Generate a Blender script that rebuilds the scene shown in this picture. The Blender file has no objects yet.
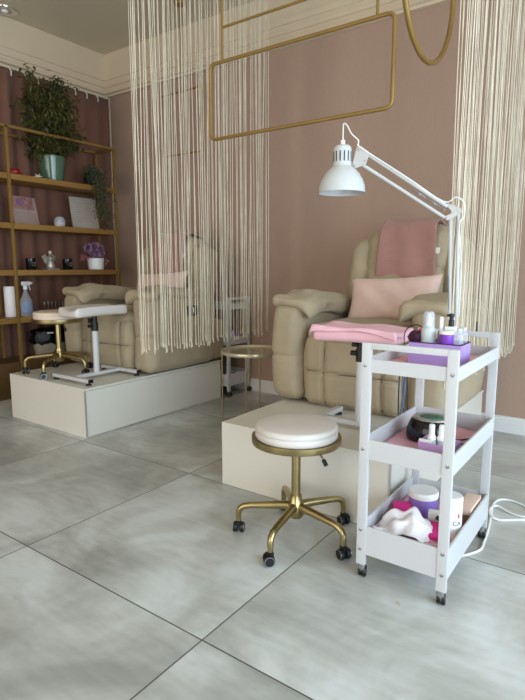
import bpy, bmesh, math, random
from mathutils import Vector, Matrix, noise
random.seed(7)
PI = math.pi
COL = bpy.context.scene.collection
SC = bpy.context.scene

# ------------------------------------------------------------------ materials
def s2l(c):
    return tuple(((x/255)/12.92 if x/255 <= .04045 else (((x/255)+.055)/1.055)**2.4) for x in c)

def mat(name, rgb, rough=.5, metal=0., var=0., vscale=6., bump=0., bscale=60., spec=.5, trans=0., alpha=1., sheen=0., emit=None, coat=0., var_rgb=None, stretch=None, ior=1.45):
    m = bpy.data.materials.new(name); m.use_nodes = True
    nt = m.node_tree; N = nt.nodes; L = nt.links
    b = N['Principled BSDF']
    c = s2l(rgb) + (1,)
    b.inputs['Base Color'].default_value = c
    b.inputs['Roughness'].default_value = rough
    b.inputs['Metallic'].default_value = metal
    b.inputs['Specular IOR Level'].default_value = spec
    b.inputs['Transmission Weight'].default_value = trans
    b.inputs['IOR'].default_value = ior
    b.inputs['Alpha'].default_value = alpha
    b.inputs['Sheen Weight'].default_value = sheen
    b.inputs['Coat Weight'].default_value = coat
    if emit:
        b.inputs['Emission Color'].default_value = s2l(emit[0]) + (1,)
        b.inputs['Emission Strength'].default_value = emit[1]
    if var or bump:
        tc = N.new('ShaderNodeTexCoord')
        src = tc.outputs['Object']
        if stretch:
            mp = N.new('ShaderNodeMapping'); mp.inputs['Scale'].default_value = stretch
            L.new(src, mp.inputs['Vector']); src = mp.outputs['Vector']
    if var:
        n = N.new('ShaderNodeTexNoise'); n.inputs['Scale'].default_value = vscale; n.inputs['Detail'].default_value = 5
        L.new(src, n.inputs['Vector'])
        mx = N.new('ShaderNodeMix'); mx.data_type = 'RGBA'
        c2 = s2l(var_rgb) + (1,) if var_rgb else tuple(x*(1-var) for x in c[:3]) + (1,)
        c1 = c if var_rgb else tuple(min(1, x*(1+var)) for x in c[:3]) + (1,)
        mx.inputs['A'].default_value = c1; mx.inputs['B'].default_value = c2
        r = N.new('ShaderNodeValToRGB'); r.color_ramp.elements[0].position = .35; r.color_ramp.elements[1].position = .65
        L.new(n.outputs['Fac'], r.inputs['Fac']); L.new(r.outputs['Color'], mx.inputs['Factor'])
        L.new(mx.outputs['Result'], b.inputs['Base Color'])
    if bump:
        n2 = N.new('ShaderNodeTexNoise'); n2.inputs['Scale'].default_value = bscale; n2.inputs['Detail'].default_value = 3
        L.new(src, n2.inputs['Vector'])
        bp = N.new('ShaderNodeBump'); bp.inputs['Strength'].default_value = bump; bp.inputs['Distance'].default_value = .01
        L.new(n2.outputs['Fac'], bp.inputs['Height']); L.new(bp.outputs['Normal'], b.inputs['Normal'])
    return m

M = dict(
 ceiling = mat('ceiling_paint', (206,196,172), .9, var=.02, vscale=2),
 plaster = mat('white_plaster', (214,196,170), .85, var=.02, vscale=3),
 mauve = mat('mauve_wallpaper', (172,144,127), .85, var=.05, vscale=2.2, bump=.25, bscale=90, stretch=(1,1,.25)),
 trimw = mat('white_trim_paint', (226,224,222), .45, var=.01),
 white = mat('white_lacquer', (200,200,201), .35, var=.015, vscale=5, bump=.03, bscale=30),
 plinth = mat('cream_laminate', (219,215,204), .32, var=.02, vscale=2, bump=.02, bscale=20),
 ledge = mat('aluminium_edge', (190,190,188), .4, .6, var=.02),
 brass = mat('antique_brass', (168,152,108), .3, 1., var=.08, vscale=20),
 gold = mat('gold_painted_metal', (144,114,60), .45, .35, var=.06, vscale=8),
 shelfgold = mat('gold_shelf_board', (152,114,58), .5, .15, var=.08, vscale=6, stretch=(1,.15,1)),
 shelfbox = mat('brown_shelf_base', (96,72,40), .5, .1, var=.1, vscale=6),
 black = mat('black_plastic', (22,22,24), .4, var=.1, vscale=20),
 blackgloss = mat('glossy_black', (16,17,22), .15, var=.1),
 grey = mat('grey_rubber', (96,98,104), .5, var=.05),
 steel = mat('brushed_steel', (170,170,172), .3, 1., var=.05, vscale=30),
 leather = mat('beige_upholstery', (167,152,126), .72, var=.07, vscale=5, bump=.35, bscale=26, sheen=.1),
 seam = mat('dark_upholstery_seam', (110,96,78), .9, var=.05),
 towel = mat('dusty_rose_towel', (170,124,114), .95, var=.05, vscale=14, bump=.7, bscale=220, sheen=.3),
 pillow = mat('pale_rose_velvet', (214,184,172), .8, var=.06, vscale=5, bump=.35, bscale=18, sheen=.3),
 tag = mat('white_fabric_tag', (225,220,212), .8, var=.02),
 cushionw = mat('white_vinyl', (214,206,200), .38, var=.01, vscale=4, bump=.05, bscale=10),
 cushionc = mat('cream_vinyl', (226,208,190), .4, var=.02, vscale=4),
 pinkpaper = mat('pink_cover', (244,194,208), .6, var=.05, vscale=8, bump=.3, bscale=14),
 string = mat('cream_cotton_string', (222,210,188), .85, var=.08, vscale=14, bump=.4, bscale=200),
 curtain = mat('mauve_drape', (120,82,66), .9, var=.1, vscale=9, bump=.3, bscale=80, stretch=(1,1,.1), sheen=.1),
 hook = mat('white_curtain_hook', (230,228,222), .4, var=.01),
 potgreen = mat('sage_glazed_ceramic', (80,108,88), .12, var=.08, vscale=6, coat=.5),
 soil = mat('potting_soil', (50,36,26), .95, var=.3, vscale=50, bump=.8, bscale=60),
 leaf = mat('ficus_leaf', (52,58,26), .5, var=.35, vscale=9, var_rgb=(92,90,42)),
 leafdark = mat('trailing_leaf', (40,52,34), .5, var=.3, vscale=14, var_rgb=(72,82,54)),
 bark = mat('plant_stem', (92,76,52), .8, var=.2, vscale=20),
 lilac = mat('lilac_plastic', (172,146,212), .4, var=.02, vscale=6),
 lilac2 = mat('pale_lilac_card', (204,166,218), .5, var=.03, vscale=8),
 purple = mat('purple_label', (126,66,182), .35, var=.04),
 jarpurple = mat('violet_tinted_plastic', (142,114,190), .25, var=.06, vscale=9),
 plum = mat('plum_velvet', (66,24,52), .8, var=.2, vscale=60, bump=.6, bscale=120),
 magenta = mat('magenta_plastic', (222,52,138), .4, var=.08, vscale=30),
 whitep = mat('white_plastic', (240,240,238), .3, var=.01),
 frost = mat('frosted_plastic', (226,236,232), .25, var=.02, trans=.35),
 clear = mat('clear_plastic', (226,230,240), .08, alpha=.28, var=.01),
 water = mat('blue_label', (136,154,184), .4, var=.1, vscale=20),
 linerpink = mat('pink_tray_liner', (240,178,190), .7, var=.06, vscale=12, bump=.2, bscale=40),
 linerprint = mat('pink_speckled_paper', (246,232,232), .7, var=.3, vscale=70, var_rgb=(222,110,150)),
 tissue = mat('white_tissue', (242,236,238), .9, var=.02, bump=.4, bscale=30),
 green = mat('green_print', (60,140,110), .4, var=.35, vscale=60, var_rgb=(20,30,30)),
 lime = mat('lime_print', (176,200,90), .5, var=.15, vscale=30),
 ink = mat('dark_print', (60,58,66), .6, var=.05),
 red = mat('red_gloss', (150,16,34), .3, var=.15, vscale=30),
 redprint = mat('red_print', (210,60,80), .5, var=.1),
 cardbrown = mat('brown_carton', (142,104,82), .8, var=.15, vscale=12),
 cardpeach = mat('peach_carton', (226,196,178), .7, var=.06),
 petal = mat('purple_petal', (122,78,118), .7, var=.35, vscale=50, var_rgb=(160,128,150)),
 petalpink = mat('pink_petal', (160,96,102), .7, var=.3, vscale=50),
 starw = mat('white_star_flower', (226,216,196), .7, var=.05),
 printpic = mat('faded_pink_print', (176,140,134), .7, var=.3, vscale=18, var_rgb=(140,84,84)),
 printlow = mat('grey_pink_card', (168,144,138), .7, var=.06, vscale=8),
 frameface = mat('pale_poster_paper', (178,170,158), .7, var=.04, vscale=3),
 lampinside = mat('lamp_white_enamel', (196,197,196), .3, var=.01),
 cord = mat('white_cord', (230,230,228), .45, var=.01),
 bluecord = mat('grey_blue_cord', (108,122,146), .5, var=.05),
 wicker = mat('grey_beige_bin', (172,160,142), .6, var=.06, vscale=10),
 bag = mat('black_bin_liner', (10,10,12), .35, var=.1, bump=.7, bscale=30),
 plate = mat('brass_tray_top', (196,186,158), .18, .45, var=.05, vscale=4),
 glasswin = mat('window_glass', (240,245,250), .02, trans=1., alpha=.25),
 bottlebody = mat('clear_grey_bottle', (188,190,194), .15, trans=.45, var=.04),
 silverfig = mat('silver_figurine', (176,170,160), .35, .5, var=.25, vscale=40),
 chrome = mat('chrome', (210,208,204), .12, 1., var=.02),
 wax = mat('white_wax', (224,216,200), .5, var=.03),
)

def floor_mat():
    m = bpy.data.materials.new('grey_concrete_tiles'); m.use_nodes = True
    nt = m.node_tree; N = nt.nodes; L = nt.links; b = N['Principled BSDF']
    tc = N.new('ShaderNodeTexCoord')
    sep = N.new('ShaderNodeSeparateXYZ'); L.new(tc.outputs['Object'], sep.inputs[0])
    def math_(op, a, c=None, v=None):
        n = N.new('ShaderNodeMath'); n.operation = op
        if isinstance(a, float): n.inputs[0].default_value = a
        else: L.new(a, n.inputs[0])
        if c is not None:
            if isinstance(c, float): n.inputs[1].default_value = c
            else: L.new(c, n.inputs[1])
        return n.outputs[0]
    T = 1.0225
    ids = []; lines = []
    for ax, off in (('X', -1.0755), ('Y', 1.1625)):
        a = math_('SUBTRACT', sep.outputs[ax], off); a = math_('DIVIDE', a, T)
        fl = math_('FLOOR', a); fr = math_('SUBTRACT', a, fl)
        ids.append(fl)
        d = math_('MINIMUM', fr, math_('SUBTRACT', 1.0, fr))
        lines.append(math_('LESS_THAN', d, .0026))
    grout = math_('MAXIMUM', lines[0], lines[1])
    comb = N.new('ShaderNodeCombineXYZ'); L.new(ids[0], comb.inputs[0]); L.new(ids[1], comb.inputs[1])
    wn = N.new('ShaderNodeTexWhiteNoise'); L.new(comb.outputs[0], wn.inputs['Vector'])
    vm = N.new('ShaderNodeVectorMath'); vm.operation = 'MULTIPLY_ADD'
    L.new(wn.outputs['Color'], vm.inputs[0]); vm.inputs[1].default_value = (7, 7, 7); L.new(tc.outputs['Object'], vm.inputs[2])
    n1 = N.new('ShaderNodeTexNoise'); n1.inputs['Scale'].default_value = 2.1; n1.inputs['Detail'].default_value = 6; n1.inputs['Roughness'].default_value = .55
    n1.inputs['Distortion'].default_value = .5
    L.new(vm.outputs[0], n1.inputs['Vector'])
    r1 = N.new('ShaderNodeValToRGB'); e = r1.color_ramp.elements
    e[0].position = .34; e[0].color = s2l((158,158,154)) + (1,)
    e[1].position = .62; e[1].color = s2l((206,209,208)) + (1,)
    x = e.new(.5); x.color = s2l((186,187,183)) + (1,)
    L.new(n1.outputs['Fac'], r1.inputs['Fac'])
    mp = N.new('ShaderNodeMapping'); mp.inputs['Scale'].default_value = (3, 16, 1); mp.inputs['Rotation'].default_value = (0, 0, .3)
    L.new(vm.outputs[0], mp.inputs['Vector'])
    n2 = N.new('ShaderNodeTexNoise'); n2.inputs['Scale'].default_value = 2; n2.inputs['Detail'].default_value = 8; L.new(mp.outputs[0], n2.inputs['Vector'])
    mx = N.new('ShaderNodeMix'); mx.data_type = 'RGBA'; mx.blend_type = 'OVERLAY'; mx.inputs['Factor'].default_value = .22
    L.new(r1.outputs['Color'], mx.inputs['A']); L.new(n2.outputs['Fac'], mx.inputs['B'])
    hs = N.new('ShaderNodeHueSaturation'); hs.inputs['Saturation'].default_value = 1.1; L.new(mx.outputs['Result'], hs.inputs['Color'])
    mg = N.new('ShaderNodeMix'); mg.data_type = 'RGBA'; L.new(grout, mg.inputs['Factor'])
    L.new(hs.outputs['Color'], mg.inputs['A']); mg.inputs['B'].default_value = s2l((84,80,76)) + (1,)
    # small rust stain on one tile
    vd = N.new('ShaderNodeVectorMath'); vd.operation = 'DISTANCE'; L.new(tc.outputs['Object'], vd.inputs[0]); vd.inputs[1].default_value = (-.629, 1.722, 0)
    dn = N.new('ShaderNodeTexNoise'); dn.inputs['Scale'].default_value = 60; L.new(tc.outputs['Object'], dn.inputs['Vector'])
    dd = math_('ADD', vd.outputs['Value'], math_('MULTIPLY', dn.outputs['Fac'], .03))
    st = math_('LESS_THAN', dd, .026)
    st = math_('MULTIPLY', st, .4)
    ms = N.new('ShaderNodeMix'); ms.data_type = 'RGBA'; L.new(st, ms.inputs['Factor']); L.new(mg.outputs['Result'], ms.inputs['A']); ms.inputs['B'].default_value = s2l((176,142,84)) + (1,)
    L.new(ms.outputs['Result'], b.inputs['Base Color'])
    mr = N.new('ShaderNodeMapRange'); mr.inputs['To Min'].default_value = .3; mr.inputs['To Max'].default_value = .48
    L.new(n1.outputs['Fac'], mr.inputs['Value']); L.new(mr.outputs[0], b.inputs['Roughness'])
    bp = N.new('ShaderNodeBump'); bp.inputs['Strength'].default_value = .4; bp.inputs['Distance'].default_value = .002; bp.invert = True
    L.new(grout, bp.inputs['Height']); L.new(bp.outputs['Normal'], b.inputs['Normal'])
    return m
M['floor'] = floor_mat()

# ------------------------------------------------------------------ geometry helpers
def xf(loc=(0,0,0), rot=(0,0,0)):
    return Matrix.Translation(loc) @ Matrix.Rotation(rot[2],4,'Z') @ Matrix.Rotation(rot[1],4,'Y') @ Matrix.Rotation(rot[0],4,'X')

class G:
    def __init__(s): s.bm = bmesh.new()
    def verts_new(s, before): return s.bm.verts[before:]
    def box(s, c, d, rot=(0,0,0), bev=0.):
        n0 = len(s.bm.verts)
        r = bmesh.ops.create_cube(s.bm, size=1)
        vs = r['verts']
        bmesh.ops.scale(s.bm, vec=d, verts=vs)
        if bev:
            es = list({e for v in vs for e in v.link_edges})
            rb = bmesh.ops.bevel(s.bm, geom=es, offset=min(bev, min(d)*.45), segments=2, affect='EDGES', profile=.7)
            vs = list({v for f in rb['faces'] for v in f.verts} | {v for v in vs if v.is_valid})
        bmesh.ops.transform(s.bm, matrix=xf(c, rot), verts=vs)
        return s
    def b2(s, lo, hi, bev=0.):
        return s.box([(a+b)/2 for a, b in zip(lo, hi)], [abs(b-a) for a, b in zip(lo, hi)], bev=bev)
    def tube(s, pts, r, seg=8, closed=False, caps=True, flat=None):
        pts = [Vector(p) for p in pts]; n = len(pts)
        rs = r if isinstance(r, (list, tuple)) else [r]*n
        rings = []
        t0 = (pts[1]-pts[0]).normalized()
        ref = Vector((0,0,1)) if abs(t0.z) < .9 else Vector((1,0,0))
        nrm = t0.cross(ref).normalized()
        for i, p in enumerate(pts):
            if closed: t = (pts[(i+1) % n]-pts[i-1]).normalized()
            elif i == 0: t = t0
            elif i == n-1: t = (pts[-1]-pts[-2]).normalized()
            else:
                t = ((pts[i+1]-p).normalized()+(p-pts[i-1]).normalized()).normalized()
            nrm = (nrm-t*nrm.dot(t)).normalized(); bn = t.cross(nrm)
            ring = []
            for k in range(seg):
                a = 2*PI*k/seg
                ring.append(s.bm.verts.new(p+(nrm*math.cos(a)+bn*math.sin(a))*rs[i]))
            rings.append(ring)
        m = n if closed else n-1
        for i in range(m):
            A, B = rings[i], rings[(i+1) % n]
            for k in range(seg):
                s.bm.faces.new((A[k], A[(k+1) % seg], B[(k+1) % seg], B[k]))
        if caps and not closed:
            s.bm.faces.new(rings[0][::-1]); s.bm.faces.new(rings[-1])
        return s
    def lathe(s, prof, c=(0,0,0), seg=32, rot=(0,0,0), a0=0, a1=2*PI):
        mtx = xf(c, rot); full = abs(a1-a0-2*PI) < 1e-6
        rings = []
        cnt = seg if full else seg+1
        for (r, z) in prof:
            if r < 1e-6: rings.append([s.bm.verts.new(mtx @ Vector((0,0,z)))])
            else: rings.append([s.bm.verts.new(mtx @ Vector((r*math.cos(a0+(a1-a0)*k/seg), r*math.sin(a0+(a1-a0)*k/seg), z))) for k in range(cnt)])
        for A, B in zip(rings, rings[1:]):
            m = seg
            for k in range(m):
                k2 = (k+1) % cnt
                if len(A) == 1 and len(B) == 1: continue
                if len(A) == 1: s.bm.faces.new((A[0], B[k2], B[k]))
                elif len(B) == 1: s.bm.faces.new((A[k], A[k2], B[0]))
                else: s.bm.faces.new((A[k], A[k2], B[k2], B[k]))
        return s
    def rbox(s, c, d, r, n=(8,8,8), bulge=0., rot=(0,0,0), fn=None, nz=0., ns=5.):
        """rounded, slightly puffed box; fn deforms local coordinates"""
        tmp = bmesh.new(); hx, hy, hz = d[0]/2, d[1]/2, d[2]/2
        H = Vector((hx, hy, hz)); r = min(r, hx, hy, hz)
        key = {}
        def V(ix, iy, iz):
            k = (ix, iy, iz)
            if k not in key:
                key[k] = tmp.verts.new((-hx+2*hx*ix/n[0], -hy+2*hy*iy/n[1], -hz+2*hz*iz/n[2]))
            return key[k]
        for z in (0, n[2]):
            for i in range(n[0]):
                for j in range(n[1]):
                    q = [V(i,j,z), V(i+1,j,z), V(i+1,j+1,z), V(i,j+1,z)]; tmp.faces.new(q if z else q[::-1])
        for y in (0, n[1]):
            for i in range(n[0]):
                for j in range(n[2]):
                    q = [V(i,y,j), V(i+1,y,j), V(i+1,y,j+1), V(i,y,j+1)]; tmp.faces.new(q[::-1] if y else q)
        for x in (0, n[0]):
            for i in range(n[1]):
                for j in range(n[2]):
                    q = [V(x,i,j), V(x,i+1,j), V(x,i+1,j+1), V(x,i,j+1)]; tmp.faces.new(q if x else q[::-1])
        mtx = xf(c, rot)
        for v in tmp.verts:
            p = v.co.copy(); u = [p[k]/H[k] for k in range(3)]
            q = Vector([max(-(H[k]-r), min(H[k]-r, p[k])) for k in range(3)])
            dd = p-q
            if dd.length > 1e-9: 
                m = max(abs(dd[k]) for k in range(3))
                p = q+dd.normalized()*(r*(m/r)) if m < r else q+dd.normalized()*r
            if bulge:
                for k in range(3):
                    a, b_ = [j for j in range(3) if j != k]
                    w = (1-min(1, abs(u[a]))**2)*(1-min(1, abs(u[b_]))**2)
                    p[k] += bulge*w*u[k]
            if nz:
                no = noise.noise_vector(Vector(p)*ns+Vector(c)*3)
                p += Vector(no)*nz
            if fn: p = Vector(fn(p, u))
            v.co = mtx @ p
        vm = {v: s.bm.verts.new(v.co) for v in tmp.verts}
        for f in tmp.faces: s.bm.faces.new([vm[v] for v in f.verts])
        tmp.free(); return s
    def grid(s, fn, nu, nv, closed_u=False):
        P = [[s.bm.verts.new(fn(i/nu, j/nv)) for j in range(nv+1)] for i in range(nu if closed_u else nu+1)]
        for i in range(nu):
            A = P[i]; B = P[(i+1) % len(P)]
            for j in range(nv): s.bm.faces.new((A[j], B[j], B[j+1], A[j+1]))
        return s
    def prism(s, poly, axis, a, b):
        """poly: 2D points in the other two axes, extruded along axis from a to b"""
        def mk(t, p):
            v = list(p); v.insert(axis, t); return s.bm.verts.new(v)
        A = [mk(a, p) for p in poly]; B = [mk(b, p) for p in poly]
        s.bm.faces.new(A[::-1]); s.bm.faces.new(B)
        n = len(poly)
        for i in range(n): s.bm.faces.new((A[i], A[(i+1) % n], B[(i+1) % n], B[i]))
        return s
    def apply(s, m):
        bmesh.ops.transform(s.bm, matrix=m, verts=s.bm.verts); return s
    def build(s, name, m, parent=None, smooth=True, solid=0., sub=0, angle=40, off=0.):
        bmesh.ops.recalc_face_normals(s.bm, faces=s.bm.faces)
        me = bpy.data.meshes.new(name); s.bm.to_mesh(me); s.bm.free()
        me.materials.append(m)
        o = bpy.data.objects.new(name, me); COL.objects.link(o)
        if parent: o.parent = parent
        if smooth:
            for p in me.polygons: p.use_smooth = True
            try: me.set_sharp_from_angle(angle=math.radians(angle))
            except Exception: pass
        if solid:
            md = o.modifiers.new('thickness', 'SOLIDIFY'); md.thickness = solid; md.offset = off
        if sub:
            md = o.modifiers.new('smooth', 'SUBSURF'); md.levels = sub; md.render_levels = sub
        return o

def thing(name, label, cat, loc=(0,0,0), rz=0., group=None, kind=None):
    o = bpy.data.objects.new(name, None); COL.objects.link(o)
    o.location = loc; o.rotation_euler = (0,0,rz); o.empty_display_size = .1
    o['label'] = label; o['category'] = cat
    if group: o['group'] = group
    if kind: o['kind'] = kind
    return o
def tag(o, label, cat, group=None, loc=None, rz=None):
    o['label'] = label; o['category'] = cat
    if group: o['group'] = group
    if loc is not None: o.location = loc
    if rz is not None: o.rotation_euler = (0,0,rz)
    return o
def struct(o, label=None):
    o['kind'] = 'structure'
    if label: o['label'] = label
    return o
def kids(o): return [c for c in bpy.data.objects if c.parent == o]
def copy_tree(o, parent=None):
    c = o.copy(); COL.objects.link(c)
    if parent: c.parent = parent
    for ch in kids(o): copy_tree(ch, c)
    return c
def text_mesh(txt, size, m, parent, loc, rot, name='lettering', ext=.0006, bendr=None):
    cu = bpy.data.curves.new('t', 'FONT'); cu.body = txt; cu.size = size; cu.extrude = ext; cu.align_x = 'CENTER'; cu.align_y = 'CENTER'
    to = bpy.data.objects.new('t', cu); COL.objects.link(to)
    dg = bpy.context.evaluated_depsgraph_get()
    me = bpy.data.meshes.new_from_object(to.evaluated_get(dg))
    bpy.data.objects.remove(to); bpy.data.curves.remove(cu)
    if bendr:
        for v in me.vertices:
            a = v.co.x/bendr; rr = bendr+v.co.z
            v.co = (rr*math.sin(a), v.co.y, rr*math.cos(a)-bendr)
    me.materials.clear(); me.materials.append(m); me.name = name
    o = bpy.data.objects.new(name, me); COL.objects.link(o); o.parent = parent
    o.location = loc; o.rotation_euler = rot
    return o
def arc(c, r, a0, a1, n, plane='xz'):
    out = []
    for i in range(n+1):
        a = a0+(a1-a0)*i/n; u, v = r*math.cos(a), r*math.sin(a)
        out.append({'xz': (c[0]+u, c[1], c[2]+v), 'yz': (c[0], c[1]+u, c[2]+v), 'xy': (c[0]+u, c[1]+v, c[2])}[plane])
    return out
def smooth_path(pts, n=8):
    P = [Vector(p) for p in pts]; P = [P[0]*2-P[1]]+P+[P[-1]*2-P[-2]]; out = []
    for i in range(1, len(P)-2):
        for k in range(n):
            t = k/n; a, b, c, d = P[i-1], P[i], P[i+1], P[i+2]
            out.append(.5*((2*b)+(c-a)*t+(2*a-5*b+4*c-d)*t*t+(3*b-a-3*c+d)*t**3))
    out.append(P[-2]); return out

# ------------------------------------------------------------------ room
XL, YB, ZC, XR, YF = -5.14, 4.143, 3.54, 2.6, -4.2
ZM = 3.08                                     # underside of the crown moulding
struct(G().b2((XL-.15, YF-.15, -.1), (XR+.15, YB+.15, 0)).build('floor', M['floor'], smooth=False))
struct(G().b2((XL-.15, YF-.15, ZC), (XR+.15, YB+.15, ZC+.1)).build('ceiling', M['ceiling'], smooth=False))
struct(G().b2((XL-.15, YB, 0), (XR+.15, YB+.15, ZC)).build('wall_back', M['mauve'], smooth=False))
struct(G().b2((XL-.15, YF, 0), (XL, YB, ZC)).build('wall_left', M['mauve'], smooth=False))
# frieze + stepped crown moulding
def crown(name, axis):
    g = G()
    # profile: (distance out of the wall, z)
    prof = [(0,ZC),(.012,ZC),(.012,3.315),(.032,3.31),(.032,3.262),(.018,3.256),(.018,3.222),(.042,3.214),(.042,3.185),(.024,3.178),(.024,3.150),(.060,3.134),(.066,3.108),(.040,3.100),(.040,ZM),(0,ZM)]
    if axis == 0: g.prism([(YB-d, z) for d, z in prof], 0, XL, XR)
    else: g.prism([(XL+d, z) for d, z in prof], 1, YF, YB)
    return struct(g.build(name, M['plaster'], smooth=False))
crown('trim_1', 0); crown('trim_2', 1)
def base_prof(g, axis):
    prof = [(0,0),(.02,0),(.02,.075),(.016,.08),(.016,.098),(.010,.104),(.010,.118),(0,.12)]
    if axis == 0: g.prism([(YB-d, z) for d, z in prof], 0, XL, XR)
    else: g.prism([(XL+d, z) for d, z in prof], 1, YF, YB)
    return g
struct(base_prof(G(), 0).build('baseboard_back', M['trimw'], smooth=False))
struct(base_prof(G(), 1).build('baseboard_left', M['trimw'], smooth=False))
struct(G().b2((XL+.05, YB-.014, .12), (XL+.068, YB, ZM), bev=.004).build('trim_3', M['plaster']))
# right wall and front wall with big shop windows (behind / beside the camera)
def window_wall(name, wname, axis, pos, th, lo, hi, openings):
    """axis 0: wall is X=pos, runs along Y; axis 1: Y=pos, runs along X"""
    g = G()
    def bb(a0, a1, z0, z1):
        if a1-a0 < 1e-4 or z1-z0 < 1e-4: return
        if axis == 0: g.b2((pos, a0, z0), (pos+th, a1, z1))
        else: g.b2((a0, pos-th, z0), (a1, pos, z1))
    cur = lo
    for (a0, a1, z0, z1) in openings:
        bb(cur, a0, 0, ZC); bb(a0, a1, 0, z0); bb(a0, a1, z1, ZC); cur = a1
    bb(cur, hi, 0, ZC)
    struct(g.build(name, M['mauve'], smooth=False))
    for k, (a0, a1, z0, z1) in enumerate(openings):
        f = G()
        def fb(p0, p1, q0, q1):
            if axis == 0: f.b2((pos+.04, p0, q0), (pos+.1, p1, q1), bev=.004)
            else: f.b2((p0, pos-.1, q0), (p1, pos-.04, q1), bev=.004)
        w = .06
        fb(a0, a1, z0, z0+w); fb(a0, a1, z1-w, z1); n = max(2, round((a1-a0)/1.2))
        for i in range(n+1):
            c = a0+(a1-a0)*i/n; fb(max(a0, c-w/2), min(a1, c+w/2), z0, z1)
        fo = struct(f.build(wname if k == 0 else wname+'_b', M['trimw']))
        p = G()
        if axis == 0: p.b2((pos+.066, a0+.03, z0+.03), (pos+.072, a1-.03, z1-.03))
        else: p.b2((a0+.03, pos-.072, z0+.03), (a1-.03, pos-.066, z1-.03))
        p.build('glass_pane', M['glasswin'], fo, smooth=False)
window_wall('wall_right', 'window_1', 0, XR, .15, YF, YB, [(-2.9, 3.1, .1, 3.0)])
window_wall('wall_front', 'window_2', 1, YF, .15, XL, XR, [(-4.8, 0, .1, 3.0)])

# ------------------------------------------------------------------ recessed ceiling light
t = thing('recessed_downlight', 'round chrome recessed downlight in the ceiling above the gold shelves', 'light', (-5.015, 2.935, ZC))
G().lathe([(.062,-.004),(.096,-.014),(.110,-.008),(.112,0),(.062,0)], seg=32).build('trim_ring', M['chrome'], t)
G().lathe([(.0,-.001),(.066,-.001),(.066,-.004),(.04,-.003),(0,-.003)], seg=32).build('reflector', M['silverfig'], t)
G().lathe([(0,-.022),(.024,-.018),(.030,-.004),(.0,-.002)], seg=20).build('bulb', M['whitep'], t)

# ------------------------------------------------------------------ left wall drape
t = thing('window_drape', 'long mauve pleated drape hanging along the left wall behind the shelves', 'curtain', (XL+.085, 0, 0))
def drape(u, v):
    y = 0.2+(YB-.05-.2)*u; z = .03+(3.04-.03)*v
    a = .022+.012*math.sin(y*3.1)
    x = a*math.sin(y*2*PI/.17+1.2*math.sin(y*2.3)+.25*math.sin(z*1.5))*(1-.25*v)
    return Vector((x, y, z))
G().grid(drape, 360, 10).build('fabric', M['curtain'], t, solid=.004, angle=80)
yy = .3
while yy < YB-.12:
    G().tube([(.034,yy,2.985),(.034,yy,3.03),(.010,yy,3.050)], .006, 6).build('hook', M['hook'], t); yy += .14
G().b2((-.012,.2,3.052), (.014,YB-.05,3.07), bev=.004).build('rail', M['plaster'], t)

# ------------------------------------------------------------------ plinths (pedicure platforms)
def plinth(label, x0, x1, y0, y1):
    t = thing('platform', label, 'platform', ((x0+x1)/2, (y0+y1)/2, 0), group=None)
    w, d, h = x1-x0, y1-y0, .358
    G().b2((-w/2+.006,-d/2+.012,.004), (w/2-.006,d/2,h-.02)).build('body', M['plinth'], t, smooth=False)
    G().b2((-w/2,-d/2,0), (w/2,-d/2+.012,h-.016), bev=.001).build('front_panel', M['plinth'], t, smooth=False)
    G().b2((-w/2,-d/2,h-.016), (w/2,d/2,h), bev=.002).build('top_panel', M['plinth'], t, smooth=False)
    G().b2((w/2-.008,-d/2-.0015,0), (w/2+.0015,-d/2+.008,h-.016)).build('edge_strip', M['ledge'], t, smooth=False)
    return t
plinth('low cream platform under the recliner behind the string curtain', -4.115, -3.14, 2.24, 3.72)
plinth('low cream platform under the recliner beside the white reading lamp', -1.845, -.86, 2.188, 3.86)
HP = .358

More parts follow.
